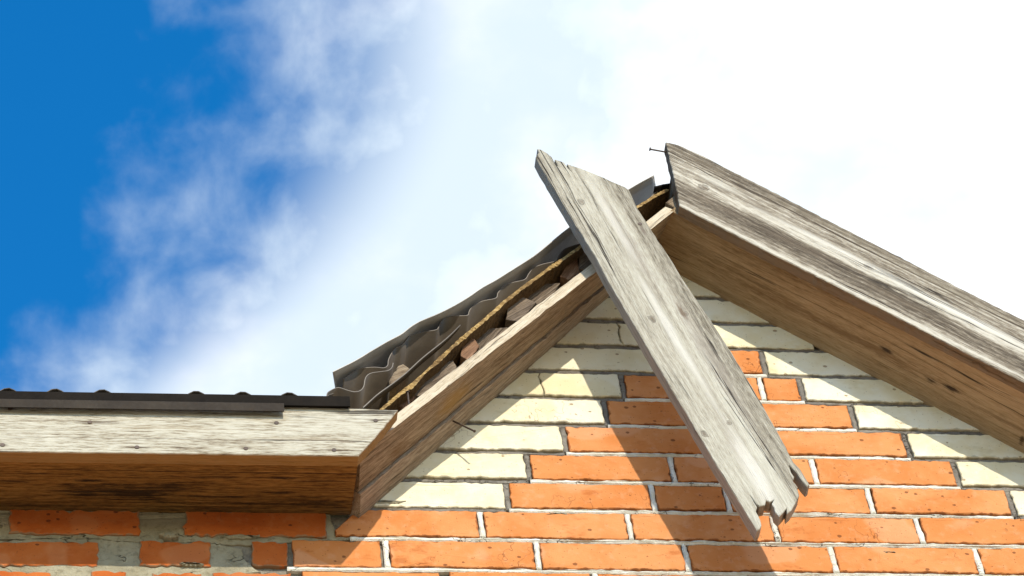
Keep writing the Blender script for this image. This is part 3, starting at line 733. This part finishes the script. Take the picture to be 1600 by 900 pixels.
YC = -0.085
c1 = [(511, 620), (513, 613), (525, 606.5), (532.5, 606.5), (544.5, 610.5), (555, 612.5), (564, 610), (569, 603.5), (571, 593), (574, 587), (581, 583), (594, 581), (607, 579), (613, 574), (615, 567)]
c2 = [(537, 593), (552, 582.5), (564, 576), (585, 574), (600, 575), (606.5, 570.5), (608, 561), (617, 545), (628, 540), (635, 533), (638, 527), (647, 523), (667, 518), (683, 515), (687.5, 507), (693, 499), (707, 494), (730, 493), (733.5, 487), (738, 480), (753, 471), (775, 466), (778.5, 458), (787, 448), (800, 442), (820, 437), (826, 429), (834, 419), (848, 413), (868, 408), (873, 400), (881, 390), (896, 384), (916, 378), (921, 370), (930, 360), (945, 354), (964, 349), (969, 340), (977, 331), (992, 325), (1010, 319), (1016, 310), (1026, 300), (1044, 292)]
def extr(pts, Y, n, L, name, lab, back=(0, 0, 0)):
    ln = smooth_line([at(x, y, Y) for x, y in pts], n)
    o = ribbon(name, ln, [p + Vector((0, L, 0)) + Vector(back) for p in ln], 0.0014, M_ROOFMETAL, house); tag(o, lab); return o
extr(c1, YC, 5, 0.9, 'roof_sheet', 'lower lapped end of the wavy steel roof sheet')
extr(c2, YC + 0.006, 5, 1.5, 'roof_sheet', 'wavy brown steel roof sheet on the left gable slope')
ft = [(520, 581), (535, 574), (550, 567), (566, 558), (583, 547), (605, 534), (627, 523), (642, 511), (657, 502), (679, 493), (700, 483), (717, 474), (733, 464), (755, 449), (777, 437), (805, 419), (833, 401), (860, 380), (888, 358)]
ft2 = [(888, 357), (920, 335), (950, 316), (982, 296), (1003, 284), (1022, 274)]
def flash(pts, Yt, Yb, dx, dy, seed):
    top = [at(x, y, Yt) for x, y in pts]; n = len(pts)
    bot = [at(x + dx, y + dy, Yb) for i, (x, y) in enumerate(pts)]
    o = ribbon('verge_flashing', smooth_line(top, 3), smooth_line(bot, 3), 0.0014, M_FLASH, house, steps=5, dent=0.0018, seed=seed)
    return o
tag(flash(ft[:-1] + ft2, -0.101, 0.045, 10, 62, 1), 'wide grey flashing strip along the left verge')
# right slope over its soffit
bm = bmesh.new()
def slope_box(bm, a, b_, th, y0, y1):
    (u0, w0), (u1, w1) = a, b_
    q = []
    for y in (y0, y1):
        for u, w_ in ((u0, w0), (u1, w1)):
            q += [bm.verts.new((u, y, w_ + ZO)), bm.verts.new((u, y, w_ + th + ZO))]
    for f in ((0, 1, 3, 2), (4, 6, 7, 5), (0, 4, 5, 1), (2, 3, 7, 6), (1, 5, 7, 3), (0, 2, 6, 4)): bm.faces.new([q[i] for i in f])
slope_box(bm, (0.612, 0.978), (1.40, 0.265), 0.022, -0.118, 1.5)
tag(link('roof_deck', bm, M_BATG, house), 'boarded deck behind the bargeboard')
bm = bmesh.new()
slope_box(bm, (0.612, 1.012), (1.42, 0.296), 0.004, -0.112, 1.5)
link('roof_sheet', bm, M_ROOFMETAL, house)
rc = [at(1024, 293, -0.09), at(1038, 289.5, -0.09), at(1054, 287, -0.09), at(1066, 292, -0.09)]
tag(ribbon('ridge_cap', rc, [p + Vector((0, 1.5, 0.0)) for p in rc], 0.004, M_DARKMETAL, house), 'dark ridge capping at the gable peak')
bm = bmesh.new(); poly_prism(bm, [(0.05, 0.26), (1.25, 0.26), (0.62, 1.0), (0.585, 1.0)], 0.36, 0.40); link('attic_boarding', bm, M_BATG, house)

# ------------------------------------------------------------------ loose things
YP = -0.172
plk = [(837, 245), (842, 238), (839.5, 232.5), (846, 233.5), (855, 239), (862, 245), (868, 256), (873, 262), (867, 249), (874, 251), (881, 253.5), (888, 263), (893, 270), (886, 256), (908, 263), (926, 270), (945, 278), (962, 286), (977, 292), (983, 297),
       (996, 325), (1020, 363), (1045.5, 401), (1068, 438), (1105, 492), (1143, 550), (1170, 596), (1195.5, 640), (1220, 684), (1240, 722), (1250, 732), (1265, 757), (1261.5, 760.5), (1254, 752), (1245, 738), (1233, 727), (1236, 737), (1241, 745), (1239, 751), (1244, 757), (1249, 774), (1243, 786), (1236.5, 797), (1230, 803), (1229, 794), (1223, 802), (1218, 806.5), (1211.5, 800), (1210, 793), (1206, 787), (1209.5, 781), (1203, 784), (1197, 781.5), (1195.5, 789), (1187, 791), (1182, 787), (1176, 779), (1172, 772), (1178, 784), (1183, 792), (1181, 799), (1185, 806), (1188, 813), (1190, 821), (1187, 827), (1183, 829),
       (1117, 722), (1078, 655), (1045, 600), (1010, 541), (980, 489), (951, 440), (931, 402), (897, 347), (868, 299), (849, 267)]
org = at(837, 245, YP); a_ = math.radians(-76.1)
lk = lambda x, y: lb(x, y, YP, org, a_)
psp = []
for x, y, rx, rz, s, c in ((1005, 360, .02, .006, .7, (.13, .10, .08)), (985, 380, .2, .016, .5, (.24, .205, .17)), (1110, 560, .25, .022, .5, (.25, .22, .185)), (1065, 487, .03, .005, .8, (.12, .08, .05)), (1150, 700, .1, .012, .55, (.22, .185, .13)), (1120, 740, .08, .014, .45, (.26, .22, .16)), (960, 350, .18, .01, .45, (.66, .64, .58)), (1050, 520, .25, .012, .55, (.66, .64, .58)), (1180, 740, .15, .02, .6, (.68, .66, .60))):
    q_ = lk(x, y); psp.append((q_[0], q_[1], rx, rz, s, c))
kn = [lk(908, 315) + (0.006,), lk(1019, 498) + (0.0058,), lk(1139, 661) + (0.004,), lk(1100, 678) + (0.0055,), lk(1072, 490) + (0.0042,)]
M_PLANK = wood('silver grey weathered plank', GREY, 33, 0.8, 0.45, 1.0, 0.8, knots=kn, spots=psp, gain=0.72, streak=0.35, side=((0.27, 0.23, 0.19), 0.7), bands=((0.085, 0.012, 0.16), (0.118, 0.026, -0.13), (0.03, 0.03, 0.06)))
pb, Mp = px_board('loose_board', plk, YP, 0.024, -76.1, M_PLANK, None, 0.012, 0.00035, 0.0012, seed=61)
tag(pb, 'silver grey broken board hanging askew across the gable with a splintered lower end', 'board')
q = Mp.inverted()
for x, y in ((1000, 350),):
    p = at(x, y, YP); nail(p + Vector((0, -0.001, 0)), p + Vector((0, 0.055, 0)), pb, 0.0016, 0.0042)
# wedge of timber under the lapped sheet end
wpx = [(608, 596), (612, 588), (622, 571), (630, 568), (640, 575), (634, 588), (620, 600), (610, 602)]
wk, _ = px_board('wood_wedge', wpx, -0.092, 0.12, 30, M_RS1, None, 0.006, 0.0006, 0.002, seed=71)
tag(wk, 'small tan timber wedge tucked under the lapped end of the wavy roof steel', 'wood wedge')
# loose metal strip lying on the deck edge
sl_px = [(568, 637), (590, 617), (612, 601), (635, 583), (660, 560), (690, 536), (706, 522), (720, 508)]
s0 = smooth_line([at(x, y, -0.108) for x, y in sl_px], 4)
s1_ = [p + Vector((-0.002 * i / len(s0), 0.020, 0.006 + 0.012 * max(0, i / len(s0) - 0.6))) for i, p in enumerate(s0)]
st_ = ribbon('metal_strip', s0, s1_, 0.0016, M_ROOFMETAL, None)
tag(st_, 'thin bent metal strip lying along the ragged yellow edge with its tip lifted', 'metal strip')
